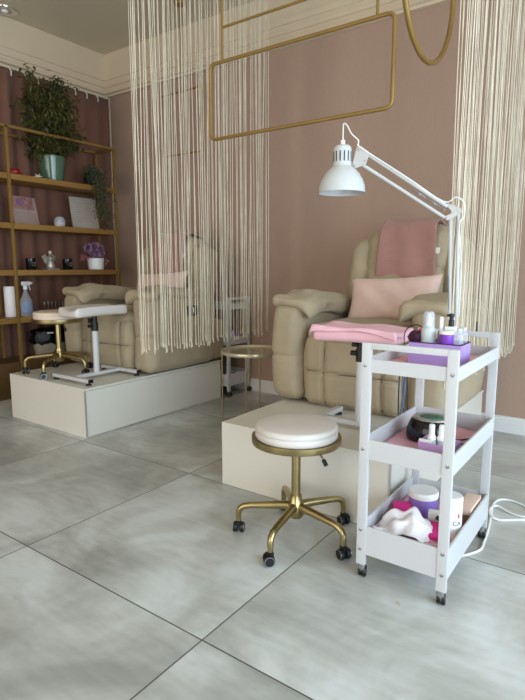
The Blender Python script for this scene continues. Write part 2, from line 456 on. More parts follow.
# ------------------------------------------------------------------ recliners
def make_recliner(label):
    t = thing('recliner', label, 'armchair')
    L = M['leather']
    # body below the arms
    G().rbox((0,.53,.20),(1.0,.92,.38),.05,(10,10,6),.006).build('base', L, t)
    # footrest panel in front, quilted in four
    def quilt(p, u):
        if p.y < 0:
            g = math.exp(-((p.x+.17)/.012)**2)+math.exp(-((p.x-.20)/.012)**2)+math.exp(-((p.z+.005)/.012)**2)
            p.y += .020*min(1, g)
            p.y += .012*(abs(p.z)/.2)**3
        return p
    G().rbox((0,.075,.225),(.625,.15,.43),.045,(48,6,40),.02,fn=quilt,nz=.006,ns=7).build('footrest', L, t)
    sm_ = G()
    def sy(x, z): 
        u0, u2 = x/.3125, z/.215
        return .075-.075-.02*(1-min(1,abs(u0))**2)*(1-min(1,abs(u2))**2)+.018+.012*(abs(z)/.2)**3+.001
    for xx in (-.17, .20): sm_.tube([(xx+.004*math.sin(z*30), sy(xx, z)-.0005, .225+z) for z in [-.20+.02*i for i in range(21)]],.0032,6)
    sm_.tube([(x, sy(x, -.005), .22+.003*math.sin(x*12)) for x in [-.29+.02*i for i in range(30)]],.0032,6)
    sm_.build('seam', M['seam'], t)
    # seat
    G().rbox((0,.36,.43),(.64,.66,.14),.06,(14,14,6),.03,nz=.006).build('seat_cushion', L, t)
    for s in (-1, 1):
        def armf(p, u, s=s):
            # lower seam groove
            g = math.exp(-((p.z+.02)/.010)**2)
            p.x -= s*0.008*g*(1 if u[0]*s > .5 else 0)
            if u[1] < -.5: p.y += .012*g
            # crown of the arm
            if p.z > .1: p.x *= 1-.0*(p.z-.1)
            p.x += .018*s*math.sin((p.z+.3)/.6*PI)
            return p
        a = G().rbox((s*.446,.40,.322),(.225,.80,.61),.070,(14,26,30),.010,fn=armf,nz=.006,ns=6).build('armrest', L, t)
        # plump pad laid over the arm, folded at the front
        def pad(p, u, s=s):
            f = (1-u[1])/2
            p.z += .022*math.exp(-((u[1]+.35)/.5)**2)-.02*max(0, u[1]-.2)
            p.x += -s*.02*f*(1 if u[0]*s < 0 else 0)
            p.z -= .05*max(0, -s*u[0])**2*(1 if p.z < 0 else .35)
            p.z += .010*math.sin(p.y*26+p.x*9)*math.exp(-((u[1]+.6)/.35)**2)
            return p
        G().rbox((s*.425,.37,.625),(.265,.74,.085),.040,(16,34,8),.012,fn=pad,nz=.017,ns=9).build('arm_pad', L, a)
    # backrest in a leaning frame
    B = xf((.03,.70,.41), (math.radians(-12),0,0))
    def bk(p, u):
        if p.y < 0: p.y += .02*math.exp(-((p.z-.08)/.02)**2)+.018*math.exp(-((p.z+.17)/.02)**2)
        p.z -= .03*abs(u[0])**3*(1 if p.z > 0 else 0)
        return p
    g = G().rbox((0,.05,.36),(.62,.26,.74),.10,(24,10,34),.03,fn=bk,nz=.006); g.apply(B); g.build('backrest', L, t)
    for s in (-1, 1):
        def wg(p, u, s=s):
            p.z -= .05*max(0, s*u[0])**2*(1 if p.z > 0 else 0)
            return p
        g = G().rbox((s*.335,.055,.31),(.18,.25,.66),.075,(10,10,24),.012,fn=wg,nz=.008); g.apply(B); g.build('side_bolster', L, t)
    g = G().rbox((0,-.075,.22),(.50,.12,.30),.055,(16,8,14),.03,nz=.006); g.apply(B); g.build('lumbar_cushion', L, t)
    # rear shell
    g = G().rbox((0,.13,.22),(.80,.16,.86),.07,(10,6,12),.01); g.apply(B); g.build('back_shell', L, t)
    # recline handle recessed in the side
    h = G().rbox((.578,.46,.49),(.02,.11,.085),.009,(4,6,6)).build('handle_cup', M['black'], t)
    G().tube([(.584,.46,.455),(.597,.46,.47),(.597,.46,.51),(.584,.46,.525)],.007,8).build('handle', M['steel'], h)
    # feet
    for x in (-.42,.42):
        for y in (.16,.85): G().lathe([(0,0),(.025,0),(.028,.03),(0,.03)],(x,y,0),16).build('foot', M['black'], t)
    # drape tag at the shoulder seam
    return t
recR = make_recliner('beige recliner with rose towel and pillow beside the white reading lamp')
recR.location = (-1.36, 2.765, HP)
recL = copy_tree(recR)
recL['label'] = 'beige recliner on the far left platform, seen through the string curtain'
recL.location = (-3.635, 2.80, HP)

# towel draped over backrest and pillow leaning
BM = xf((.03,.70,.41), (math.radians(-12),0,0))
def make_towel(label, x0, x1, drop):
    t = thing('towel', label, 'towel')
    def f(u, v):
        x = x0+(x1-x0)*u
        # path in the backrest frame: front face y=-.095, top z=.745 ; back y=.195
        s = v*(drop+.34+.18)
        yf, zt, yb, r = -.108, .762, .235, .10
        Ls = drop
        if s < Ls: y, z = yf, zt-r-(Ls-s)
        else:
            q = s-Ls; A = r*PI/2
            if q < A: a = q/r; y, z = yf+r-r*math.cos(a), zt-r+r*math.sin(a)
            elif q < A+(yb-yf-2*r): y, z = yf+r+(q-A), zt
            else:
                q2 = q-A-(yb-yf-2*r)
                if q2 < A: a = q2/r; y, z = yb-r+r*math.sin(a), zt-r+r*math.cos(a)
                else: y, z = yb, zt-r-(q2-A)
        w = .5+.5*math.sin(v*3)
        y -= .006*math.sin(x*34+v*4)*(1-v)+.004
        x += .018*math.sin(v*5+u*2)*(u-.3)+(.03*(1-v)*(u-.5))
        z += .006*math.sin(x*22)
        if z > .66: z -= .0
        return BM @ Vector((x, y, z))
    G().grid(f, 36, 46).build('cloth', M['towel'], t, solid=.010, angle=80)
    g = G().rbox((x1+.020, -.116, .53),(.034,.004,.040),.002,(2,2,2)); g.apply(BM); g.build('label_tag', M['tag'], t)
    return t
tw = make_towel('dusty rose towel over the backrest beside the reading lamp', -.165, .205, .33)
tw.location = recR.location
tw2 = copy_tree(tw); tw2['label'] = 'rose towel over the recliner backrest behind the string curtain'; tw2.location = recL.location
tw2.location.x += .02

def make_pillow(label):
    t = thing('pillow', label, 'pillow')
    g = G()
    n = 26; W, H_, T = .61, .31, .13
    def side(sg):
        def f(u, v):
            a, b = 2*u-1, 2*v-1
            e = (1-abs(a)**2.4)*(1-abs(b)**2.4)
            th = sg*T/2*max(0, e)**.45
            sx = 1-.06*(1-abs(b)**2); sz = 1-.10*(1-abs(a)**2)
            x = a*W/2*sx; z = b*H_/2*sz
            th += sg*.006*math.sin(a*9+b*5)*e
            return Vector((x, th, z))
        return f
    g.grid(side(1), n, n); g.grid(side(-1), n, n)
    bmesh.ops.remove_doubles(g.bm, verts=g.bm.verts, dist=.0006)
    g.build('pillow_case', M['pillow'], t, angle=85)
    return t
pR = make_pillow('pale rose pillow leaning in the recliner beside the reading lamp')
pR.location = Vector(recR.location)+Vector((.05, .49, .645)); pR.rotation_euler = (math.radians(-20), math.radians(-3), 0)
pL = copy_tree(pR); pL['label'] = 'pale rose pillow on the recliner behind the string curtain'
pL.location = Vector(recL.location)+Vector((.17, .49, .66))

# ------------------------------------------------------------------ rolling stools
def caster(parent, x, y, ang, ztop, wm='black', r=.024):
    c = G().tube([(x,y,ztop),(x,y,.052)],.007,10).tube([(x,y,.056),(x,y,.046)],.014,12)
    c.box((x,y,.036),(.012,.03,.03),(0,0,ang),bev=.004)
    cc = c.build('caster', M[wm], parent)
    for s in (-1, 1):
        ox, oy = math.cos(ang)*.015*s, math.sin(ang)*.015*s
        G().lathe([(0,-.009),(r*.5,-.009),(r*.9,-.009),(r,-.005),(r,.005),(r*.9,.009),(r*.5,.009),(0,.009)],
                  (x+ox+math.sin(ang)*.006, y+oy-math.cos(ang)*.006, r),24,(0,PI/2,ang)).build('wheel', M['black'], cc)
        G().lathe([(r*.78,-.0012),(r*.9,-.0012),(r*.9,.0012),(r*.78,.0012)],(x+ox+math.cos(ang)*.0095*s+math.sin(ang)*.006, y+oy+math.sin(ang)*.0095*s-math.cos(ang)*.006, r),24,(0,PI/2,ang)).build('wheel_ring', M['steel'], cc)
def make_stool(label, phase, cm, R=.262, dz=0.):
    t = thing('rolling_stool', label, 'stool')
    rc = .181
    prof = [(0,.472),(rc*.98,.472),(rc,.480),(rc,.497),(rc-.004,.502),(rc,.507)]
    prof += [(rc-.012*(1-math.cos(a)), .514+.016*math.sin(a)) for a in [i*PI/2/5 for i in range(6)]]
    prof += [(rc*.8,.535),(rc*.4,.538),(0,.539)]
    G().lathe([(a_, b_+dz) for a_, b_ in prof], seg=64).build('seat_cushion', M[cm], t)
    G().lathe([(0,.462),(.15,.460),(.186,.446),(.195,.446),(.197,.452),(.197,.474),(.193,.476),(.187,.470),(0,.470)], (0,0,dz), seg=64).build('seat_ring', M['brass'], t)
    G().tube([(0,0,.47+dz),(0,0,.425+dz)],.028,20).build('seat_mount', M['black'], t)
    G().tube([(0,0,.43+dz),(0,0,.12)],[.0205,.0205],24).build('column', M['brass'], t)
    G().lathe([(0,.095),(.028,.095),(.036,.105),(.037,.16),(.030,.172),(.026,.20),(.0,.20)], seg=32).build('hub', M['brass'], t)
    for k in range(5):
        a = phase+k*2*PI/5; ca, sa = math.cos(a), math.sin(a)
        pts = [(.02,.148),(.08,.146),(.15,.140),(.20,.136),(.235,.130),(.253,.117),(.261,.10),(.262,.075),(.262,.058)]
        rs = [.021,.019,.0165,.015,.0145,.0142,.0135,.0125,.012]
        G().tube([(ca*p*R/.262, sa*p*R/.262, z) for p, z in pts], rs, 12).build('leg', M['brass'], t)
        caster(t, ca*R, sa*R, a+.6*(k % 3), .06)
    # height lever
    lv = G().tube([(.02,-.01,.44+dz),(.13,-.035,.435+dz),(.165,-.045,.405+dz)],.0045,8).build('height_lever', M['steel'], t)
    G().tube([(.16,-.044,.409+dz),(.178,-.050,.389+dz)],.009,10).build('lever_knob', M['black'], lv)
    return t
st = make_stool('white round stool with brass five-star base in front of right platform', math.radians(207), 'cushionw')
st.location = (-1.19, 1.918, 0)
st2 = make_stool('cream round stool with brass base standing on the left platform', math.radians(228), 'cushionc', dz=-.03)
st2.location = (-3.815, 2.50, HP)
# rz of lever
# ------------------------------------------------------------------ foot rests
def make_legrest(label, pad_m, cover, PL=.47, dz=0., th=.078):
    """long axis of the pad along local Y, feet bars along X"""
    t = thing('pedicure_footrest', label, 'footrest')
    for s in (-1, 1):
        b = G().b2((-.225, s*.225-.019, .022), (.225, s*.225+.019, .047), bev=.003).build('foot_bar', M['white'], t)
        for q in (-1, 1):
            G().b2((q*.225-.004*q, s*.225-.0195, .0215), (q*.228, s*.225+.0195, .0475)).build('end_cap', M['black'], b)
            G().lathe([(0,0),(.022,0),(.02,.010),(.008,.014),(.008,.022),(0,.022)],(q*.20, s*.225,0),16).build('leveling_foot', M['black'], b)
    G().b2((-.019,-.21,.0225), (.019,.21,.0465), bev=.003).build('cross_bar', M['white'], t)
    G().tube([(0,0,.045),(0,0,.40)],.0225,24).build('column', M['white'], t)
    c = G().tube([(0,0,.365),(0,0,.43)],.0265,20); c.tube([(0,0,.43),(0,0,.475)],.020,16)
    c = c.build('clamp', M['black'], t)
    G().tube([(-.024,-.0,.40),(-.052,-.015,.40)],.013,12).tube([(-.0,-.02,.452),(-.045,-.02,.452)],.010,12).tube([(-.02,-.0,.43),(-.06,-.01,.43)],.011,12).tube([(0,-.02,.405),(0,-.055,.405)],.014,12).tube([(0,-.02,.45),(0,-.05,.45)],.012,12).build('clamp_knob', M['black'], c)
    def pf(p, u):
        w = max(0, 1-abs(u[0])**2)
        if u[2] > 0: p.z -= .026*w*(.5+.5*min(1, max(0, (1-u[1])*.9)))
        p.z += .008*math.sin((u[1]+1)*1.4)
        return p
    G().rbox((0,0,.52+dz),(.235,PL,th),.022,(20,24,6),.004,fn=pf).build('pad', M[pad_m], t)
    if cover:
        def cf(u, v):
            # draped pink sheet over the pad, hem hanging on the long near side and the end
            s = (u*2-1)*.165; y = (v*2-1)*(PL/2+.012)
            hx = .119
            if abs(s) < hx: x, z = s, .5665-.020*(1-(s/hx)**2)*.6
            else:
                e = abs(s)-hx; x = math.copysign(hx+.004+.003*math.sin(y*30)+.10*e, s); z = .562-e
                z += .012*math.sin(y*9+1) * e/.08
            if s > hx: z += e*(.25+.4*math.sin((y+.3)*6.))
            z += .004*math.sin(y*23)+.008*math.sin((y/.54+.5+1)*1.4)
            if abs(y) > PL/2: z -= (abs(y)-PL/2)*2.
            return Vector((x, y, z-(.078-th)/2+dz))
        G().grid(cf, 34, 40).build('cover', M['pinkpaper'], t, solid=.003, angle=80)
    return t
lr = make_legrest('white padded pedicure footrest on the left platform', 'cushionw', False)
lr.location = (-3.415, 2.555, HP)
lr2 = make_legrest('pedicure footrest under a pink cover in front of the right recliner', 'pinkpaper', True, .45, -.018, .066)
lr2.location = (-1.165, 2.50, HP-.0); lr2.rotation_euler = (0,0,-PI/2)

# ------------------------------------------------------------------ side table
t = thing('side_table', 'round brass tray side table between the two platforms', 'table', (-2.385, 3.21, 0))
G().lathe([(0,.566),(.235,.566),(.243,.572),(.243,.566),(.246,.562),(.249,.566),(.249,.584),(.246,.588),(.243,.584),(.240,.574),(0,.572)], seg=64).build('tray_top', M['plate'], t)
for k in range(4):
    a = math.radians((216,294,36,114)[k])
    x, y = .238*math.cos(a), .238*math.sin(a)
    G().tube([(x,y,.575),(x,y,.006)],.0055,10).build('leg', M['brass'], t)
G().tube([(.238*math.cos(a),.238*math.sin(a),.007) for a in [2*PI*i/48 for i in range(48)]],.006,8,closed=True).build('base_ring', M['brass'], t)

# ------------------------------------------------------------------ trolley
def make_trolley(label):
    t = thing('storage_trolley', label, 'trolley')
    W, D = .174, .305; pw, pt = .036, .018
    for sx in (-1, 1):
        for sy in (-1, 1):
            x0 = sx*W; x1 = sx*(W-pw)
            y0 = sy*D; y1 = sy*(D-pt)
            p = G().b2((min(x0,x1), min(y0,y1), .055), (max(x0,x1), max(y0,y1), .93), bev=.002).build('post', M['white'], t)
            for z in (.845, .525, .20, .12):
                G().lathe([(0,0),(.0065,0),(.0065,.002),(.004,.003),(0,.003)],(sx*(W-pw*.45), y0, z),14,(PI/2 if sy < 0 else -PI/2,0,0)).build('screw', M['steel'], p)
            cx, cy = sx*(W-.02), sy*(D-.012)
            c = G().tube([(cx,cy,.056),(cx,cy,.040)],.015,14); c.box((cx,cy,.034),(.030,.020,.016),bev=.003)
            c = c.build('caster', M['steel'], t)
            for q in (-1, 1):
                G().lathe([(0,-.007),(.020,-.007),(.0225,-.004),(.0225,.004),(.020,.007),(0,.007)],(cx+q*.009,cy+.008,.0226),20,(0,PI/2,.3)).build('wheel', M['black'], c)
    for sy in (-1, 1):
        y0 = sy*D; y1 = sy*(D-pt)
        G().b2((-W+pw, min(y0,y1), .907), (W-pw, max(y0,y1), .93), bev=.002).build('handle_rail', M['white'], t)
    for (z0, z1) in ((.82,.87), (.487,.563), (.10,.215)):
        g = G()
        yi = D-pt
        g.b2((-W+.002,-yi,z0), (W-.002,yi,z0+.006))
        for sy in (-1, 1):
            g.b2((-W+pw, min(sy*(D-.004),sy*(D-.014)), z0), (W-pw, max(sy*(D-.004),sy*(D-.014)), z1), bev=.0015)
        for sx in (-1, 1):
            g.b2((min(sx*(W-.001),sx*(W-.009)), -yi, z0), (max(sx*(W-.001),sx*(W-.009)), yi, z1), bev=.0015)
        g.build('tray', M['white'], t, smooth=False)
    return t
CX, CY = -.657, 2.095
tr = make_trolley('white three-tier trolley carrying nail supplies in the right foreground')
tr.location = (CX, CY, 0)
tr2 = copy_tree(tr); tr2['label'] = 'white trolley by the back wall, partly hidden behind the string curtain'
tr2.location = (-3.40, 3.946, 0); tr2.rotation_euler = (0,0,-PI/2)
# --- liners
def liner(label, z, m, cx=CX, cy=CY, w=.160, d=.28):
    g = G(); g.grid(lambda u, v: Vector(((u*2-1)*w, (v*2-1)*d, .0025*math.sin(u*9)*math.sin(v*11)+.003)), 16, 20)
    return tag(g.build('tray_liner', M[m], solid=.0012), label, 'tray liner', loc=(cx, cy, z))
liner('pink liner sheet in the top tray of the near trolley', .827, 'linerpink')
liner('pink liner sheet in the middle tray of the near trolley', .494, 'linerpink')

# --- top tray contents
t = thing('organizer_box', 'lilac storage box on the top tray holding bottles and jars', 'box', (-.635, 2.075, .832))
BX, BY, BZ = .100, .064, .082
g = G()
g.b2((-BX,-BY,0),(BX,BY,.074)); 
for a, b_, c, d in ((-BX,-BX+.003,-BY,BY),(BX-.003,BX,-BY,BY)): g.b2((a,c,.074),(b_,d,BZ))
for c, d in ((-BY,-BY+.003),(BY-.003,BY)): g.b2((-BX+.003,c,.074),(BX-.003,d,BZ))
g.build('box_body', M['lilac'], t, smooth=False)
g = G()
for c, d in ((-BY-.001,-BY+.004),(BY-.004,BY+.001)): g.b2((-BX-.001,c,BZ),(BX+.001,d,BZ+.003))
for a, b_ in ((-BX-.001,-BX+.004),(BX-.004,BX+.001)): g.b2((a,-BY+.004,BZ),(b_,BY-.004,BZ+.003))
g.build('rim', M['plum'], t, smooth=False)
ZB = .832+.0745
def bottle(name, label, loc, prof, m, cap=None, capm='whitep', label_band=None, seg=28):
    t = thing(name, label, 'bottle', loc)
    G().lathe(prof, seg=seg).build('bottle_body', M[m], t)
    if cap: G().lathe(cap, seg=seg).build('cap', M[capm], t)
    if label_band:
        r, z0, z1, lm = label_band
        G().lathe([(r,z0),(r+.0006,z0),(r+.0006,z1),(r,z1)], seg=seg).build('printed_label', M[lm], t)
    return t
b = bottle('pump_bottle', 'frosted white bottle with clear dome cap beside the purple jar', (-.675, 2.055, ZB-.002),
  [(0,0),(.025,0),(.028,.004),(.028,.052),(.025,.064),(.013,.074),(0,.074)], 'frost')
G().lathe([(.010,.072),(.012,.074),(.012,.098),(.008,.101),(.008,.120),(.0,.121)], seg=20).build('pump_head', M['whitep'], b)
G().lathe([(.023,.062),(.0235,.064),(.021,.122),(.015,.129),(0,.130),(0,.128),(.014,.127),(.0195,.121),(.022,.064)], seg=24).build('clear_cap', M['clear'], b)
t = thing('cosmetic_jar', 'small purple jar with white lid on the lilac box', 'jar', (-.600, 2.040, ZB))
G().lathe([(0,0),(.024,0),(.026,.003),(.026,.046),(0,.046)], seg=32).build('jar_body', M['purple'], t)
G().lathe([(0,.046),(.027,.046),(.027,.053),(.025,.057),(0,.057)], seg=32).build('lid', M['whitep'], t)
t = thing('spray_bottle', 'short clear bottle with black pump top behind the purple jar', 'bottle', (-.603, 2.105, ZB))
G().rbox((0,0,.034),(.038,.026,.066),.006,(6,6,6)).build('bottle_body', M['clear'], t)
G().rbox((0,0,.058),(.042,.028,.022),.004,(4,4,4)).build('collar', M['whitep'], t)
G().lathe([(0,.069),(.011,.069),(.011,.093),(.008,.095),(.008,.104),(.010,.106),(.010,.118),(0,.119)], seg=20).build('pump_head', M['black'], t)
G().box((-.010,0,.111),(.016,.010,.010),bev=.002).build('nozzle', M['black'], t)
t = thing('nail_polish_bottle', 'slim white capped bottle standing at the foot of the lamp', 'bottle', (-.642, 2.105, ZB))
G().lathe([(0,0),(.011,0),(.012,.003),(.012,.045),(.006,.052),(0,.052)], seg=20).build('bottle_body', M['silverfig'], t)
G().lathe([(0,.048),(.009,.048),(.0085,.100),(.006,.104),(0,.104)], seg=20).build('cap', M['whitep'], t)
for (x, y) in ((-.556, 2.052), (-.556, 2.110)):
    b = bottle('clear_bottle', 'small clear bottle at the right end of the lilac box, %s' % ('in front' if y < 2.08 else 'behind'), (x, y, ZB),
      [(0,0),(.014,0),(.016,.003),(.016,.046),(.009,.053),(.009,.058),(0,.058)], 'clear', [(0,.056),(.010,.056),(.010,.068),(0,.068)], 'frost')
t = thing('nail_brush', 'dark plum fluffy brush lying at the left end of the lilac box', 'brush', (-.722, 2.055, ZB))
g = G().rbox((0,0,.023),(.058,.044,.044),.020,(14,12,10),.004,nz=.004,ns=70); g.build('bristles', M['plum'], t)
G().tube([(-.02,.0,.02),(-.035,.01,.022)],.006,10).build('handle', M['black'], t)
t = thing('flower_ornament', 'magenta fabric flower behind the plum brush', 'ornament', (-.712, 2.105, ZB))
for k in range(9):
    a = k*2*PI/9+.3; tt = .5 if k % 2 else .9
    g = G().rbox((math.cos(a)*.010, math.sin(a)*.010, .038+.006*(k % 2)), (.022,.010,.018), .005, (5,4,4), rot=(0,-tt,a))
    g.build('petal', M['magenta'], t)
G().tube([(0,0,0),(0,0,.036)],.004,8).build('stem', M['magenta'], t)
# nail drill cable arching out of the box and hanging down behind the trolley
g = G(); p = smooth_path([(-.715,2.115,.917),(-.735,2.16,.955),(-.78,2.20,.962),(-.835,2.24,.93),(-.862,2.30,.86),(-.865,2.36,.70),(-.86,2.37,.55),(-.855,2.37,.42),(-.84,2.36,.368)])
tag(g.tube(p,.0022,6).build('power_cord', M['black']), 'thin black cord arching from the lilac box down behind the trolley', 'cord')
g = G(); p = smooth_path([(-.90,2.40,.365),(-.895,2.40,.45),(-.89,2.40,.60),(-.887,2.40,.70),(-.899,2.40,.70),(-.90,2.40,.60),(-.878,2.40,.50),(-.89,2.40,.44),(-.905,2.40,.50),(-.90,2.41,.60),(-.892,2.42,.80)])
tag(g.tube(p,.0035,8).build('power_cord', M['bluecord']), 'grey-blue looped cord hanging in front of the right recliner', 'cord')
g = G(); p = smooth_path([(-.925,2.42,.364),(-.922,2.42,.45),(-.925,2.42,.62),(-.922,2.42,.80)])
tag(g.tube(p,.003,8).build('power_cord', M['black']), 'straight black cord hanging left of the looped cord', 'cord')

# --- middle tray contents
Z2 = .500
t = thing('nail_lamp', 'black dome nail lamp with green patterned top on the middle tray', 'nail lamp', (-.672, 2.135, Z2))
G().lathe([(0,0),(.092,0),(.096,.006),(.095,.03),(.089,.055),(.080,.078),(.072,.088),(0,.088)], seg=48).apply(Matrix.Diagonal((1.05,.92,1,1))).build('housing', M['blackgloss'], t)
G().lathe([(0,.088),(.073,.088),(.069,.094),(0,.095)], seg=40).apply(Matrix.Diagonal((1.05,.92,1,1))).build('top_plate', M['silverfig'], t)
G().lathe([(0,.095),(.044,.095),(.042,.0975),(0,.098)],(.002,-.006,0), seg=30).apply(Matrix.Diagonal((1.1,.8,1,1))).build('control_panel', M['green'], t)
t = thing('card_box', 'pale lilac open box on the middle tray holding white bottles', 'box', (-.588, 1.980, Z2))
g = G(); bx, by = .066, .050
g.b2((-bx,-by,0),(bx,by,.012)); g.b2((-bx,-by,.012),(bx,-by+.002,.048)); g.b2((-bx,by-.002,.012),(bx,by,.048)); g.b2((-bx,-by+.002,.012),(-bx+.002,by-.002,.048)); g.b2((bx-.002,-by+.002,.012),(bx,by-.002,.048))
g.build('box_body', M['lilac2'], t, smooth=False)
for k, (x, y, lab) in enumerate(((-.620,1.985,'white bottle in the pale lilac box, left one of the standing pair'), (-.585,1.995,'white bottle in the pale lilac box, right one of the standing pair'))):
    b = bottle('white_bottle', lab, (x, y, Z2+.013), [(0,0),(.015,0),(.0165,.003),(.0165,.044),(.014,.051),(.009,.055),(0,.055)], 'whitep',
      [(0,.054),(.0115,.054),(.011,.092),(.008,.095),(0,.095)], 'whitep', (.0167,.014,.036,'frost'))
t = thing('white_tube', 'white tube lying across the front of the pale lilac box', 'tube', (-.628, 1.954, Z2+.043), .0)
G().tube([(-.028,0,0),(.020,0,0)],[.0105,.0115],18).build('tube_body', M['whitep'], t)
G().tube([(.020,0,0),(.032,0,0)],.008,14).build('cap', M['frost'], t)
t = thing('clear_bottle', 'small clear bottle at the right end of the pale lilac box', 'bottle', (-.548, 2.01, Z2+.013))
G().lathe([(0,0),(.010,0),(.011,.003),(.011,.035),(.006,.042),(.006,.05),(0,.05)], seg=18).build('bottle_body', M['clear'], t)
G().lathe([(0,.048),(.0075,.048),(.0075,.062),(0,.062)], seg=18).build('cap', M['lilac2'], t)
p = smooth_path([(-.58,2.10,Z2+.005),(-.54,2.12,Z2+.006),(-.505,2.16,Z2+.006),(-.50,2.20,Z2+.006),(-.53,2.21,Z2+.006),(-.56,2.17,Z2+.006),(-.58,2.15,Z2+.008)])
tag(G().tube(p,.003,8).build('power_cord', M['black']), 'black cord curled beside the nail lamp on the middle tray', 'cord')

# --- bottom tray contents
Z3 = .107
g = G()
def paper(u, v):
    x = CX+(u*2-1)*.160; y = CY-.02+(v*2-1)*.235
    e = max(abs(u*2-1), abs(v*2-1)); z = Z3+.04+.012*math.sin(u*14)*math.sin(v*9)+.05*max(0, e-.8)
    return Vector((x, y, z))
tag(g.grid(paper, 24, 30).build('packing_paper', M['linerprint'], solid=.0015), 'crumpled white and pink speckled paper lining the bottom tray', 'paper')
t = thing('cream_jar', 'large violet jar with white lid on the bottom tray', 'jar', (-.702, 2.175, Z3+.045))
G().lathe([(0,0),(.054,0),(.060,.005),(.061,.06),(.057,.078),(0,.078)], seg=48).build('jar_body', M['jarpurple'], t)
G().lathe([(0,.076),(.062,.076),(.063,.080),(.063,.098),(.060,.103),(0,.104)], seg=48).build('lid', M['whitep'], t)
t = thing('wipes_canister', 'tall white wipes canister with printed label on the bottom tray', 'canister', (-.542, 2.020, Z3+.040))
G().lathe([(0,0),(.040,0),(.0425,.004),(.0425,.160),(0,.160)], seg=48).build('canister_body', M['whitep'], t)
G().lathe([(0,.160),(.0435,.160),(.0435,.176),(.040,.182),(0,.183)], seg=48).build('lid', M['whitep'], t)
G().lathe([(.0427,.0),(.0431,.002),(.0431,.045),(.0427,.047)], seg=16, a0=math.radians(-40), a1=math.radians(10)).build('label_art', M['lime'], t)
G().lathe([(.0427,.004),(.0433,.006),(.0433,.024),(.0427,.026)], seg=16, a0=math.radians(-110), a1=math.radians(-62)).build('label_art', M['cardpeach'], t)
text_mesh('CA', .026, M['ink'], t, (.0428*math.sin(math.radians(50)), -.0428*math.cos(math.radians(50)), .082), (PI/2,0,math.radians(50)), bendr=.043)
text_mesh('- - - - -', .010, M['ink'], t, (.0428*math.sin(math.radians(50)), -.0428*math.cos(math.radians(50)), .056), (PI/2,0,math.radians(50)), bendr=.043)
G().lathe([(.0427,.104),(.0432,.105),(.0432,.120),(.0427,.121)], seg=8, a0=math.radians(-38), a1=math.radians(-26)).build('label_art', M['redprint'], t)
# crumpled cloth
g = G()
def cloth(u, v):
    a, b = u*2-1, v*2-1
    r = min(1, math.hypot(a, b)); 
    x = a*.100; y = b*.092
    h = .052*(1-min(1, r)**2.6)+.008*math.sin(a*7+b*3)*(1-r*.6)+.006*math.sin(b*9-a*4)
    if r > .9: h -= .01
    no = noise.noise(Vector((a*1.6, b*1.6, 3)))*.016
    return Vector((x+.008*math.sin(b*8), y+.006*math.sin(a*9), max(.004, .015+h+no)))
tag(g.grid(cloth, 40, 36).build('crumpled_cloth', M['tissue'], solid=.002, angle=80), 'crumpled white cloth piled at the front of the bottom tray', 'cloth', loc=(-.698, 1.975, Z3+.055))
for (x, y, rz, dz, lab) in ((-.762,2.09,.4,.0,'magenta sachet behind the crumpled cloth near the left edge'), (-.600,2.01,.2,-.012,'magenta sachet between the crumpled cloth and the canister')):
    t = thing('sachet', lab, 'sachet', (x, y, Z3+.062+dz), rz)
    G().rbox((0,0,.006),(.075 if x < -.7 else .045,.085,.034),.006,(6,6,3),.003,rot=(.35,0,0)).build('packet', M['magenta'], t)
t = thing('small_carton', 'small white carton with teal print beside the violet jar', 'box', (-.615, 2.085, Z3+.062), .25)
G().box((0,0,.022),(.065,.04,.044),bev=.002).build('carton', M['whitep'], t)
G().box((.008,-.0205,.026),(.020,.001,.018),(0,.5,0)).build('printed_mark', M['green'], t)
t = thing('carton', 'brown and peach carton standing behind the wipes canister', 'box', (-.528, 2.24, Z3+.050), 0.)
G().box((0,0,.020),(.055,.16,.040),bev=.002).build('carton_body', M['cardbrown'], t)
G().box((0,0,.055),(.058,.165,.030),bev=.002).build('carton_lid', M['cardpeach'], t)
text_mesh('o ~~', .022, M['ink'], t, (.0295,-.02,.055), (PI/2,0,PI/2), name='lettering')
G().box((.0280,-.02,.020),(.001,.03,.022)).build('printed_mark', M['ink'], t)
# second trolley's contents
rr = random.Random(3)
for k in range(6):
    x = -3.155-.06*(k // 3); y = 3.85+.065*(k % 3); z = (.497 if False else .113)
    mm = ['purple','magenta','whitep'][k % 3]
    tag(G().lathe([(0,0),(.020,0),(.021,.003),(.021,.07),(.012,.08),(.012,.10),(0,.10)], seg=16).build('product_bottle', M[mm]), '%s product bottle on the lowest tray of the far trolley, %s row' % (['purple','magenta','white'][k % 3], ['front','back'][k // 3]), 'bottle', 'bottles on the far trolley bottom tray', loc=(x, y, .107))
for k in range(6):
    x = -3.155-.06*(k // 3); y = 3.85+.065*(k % 3)
    mm = ['plum','whitep','purple'][k % 3]
    tag(G().lathe([(0,0),(.020,0),(.021,.003),(.021,.08),(.010,.09),(.010,.12),(0,.12)], seg=16).build('product_bottle', M[mm]), '%s product bottle on the middle tray of the far trolley, %s row' % (['plum','white','purple'][k % 3], ['front','back'][k // 3]), 'bottle', 'bottles on the far trolley middle tray', loc=(x, y, .494))

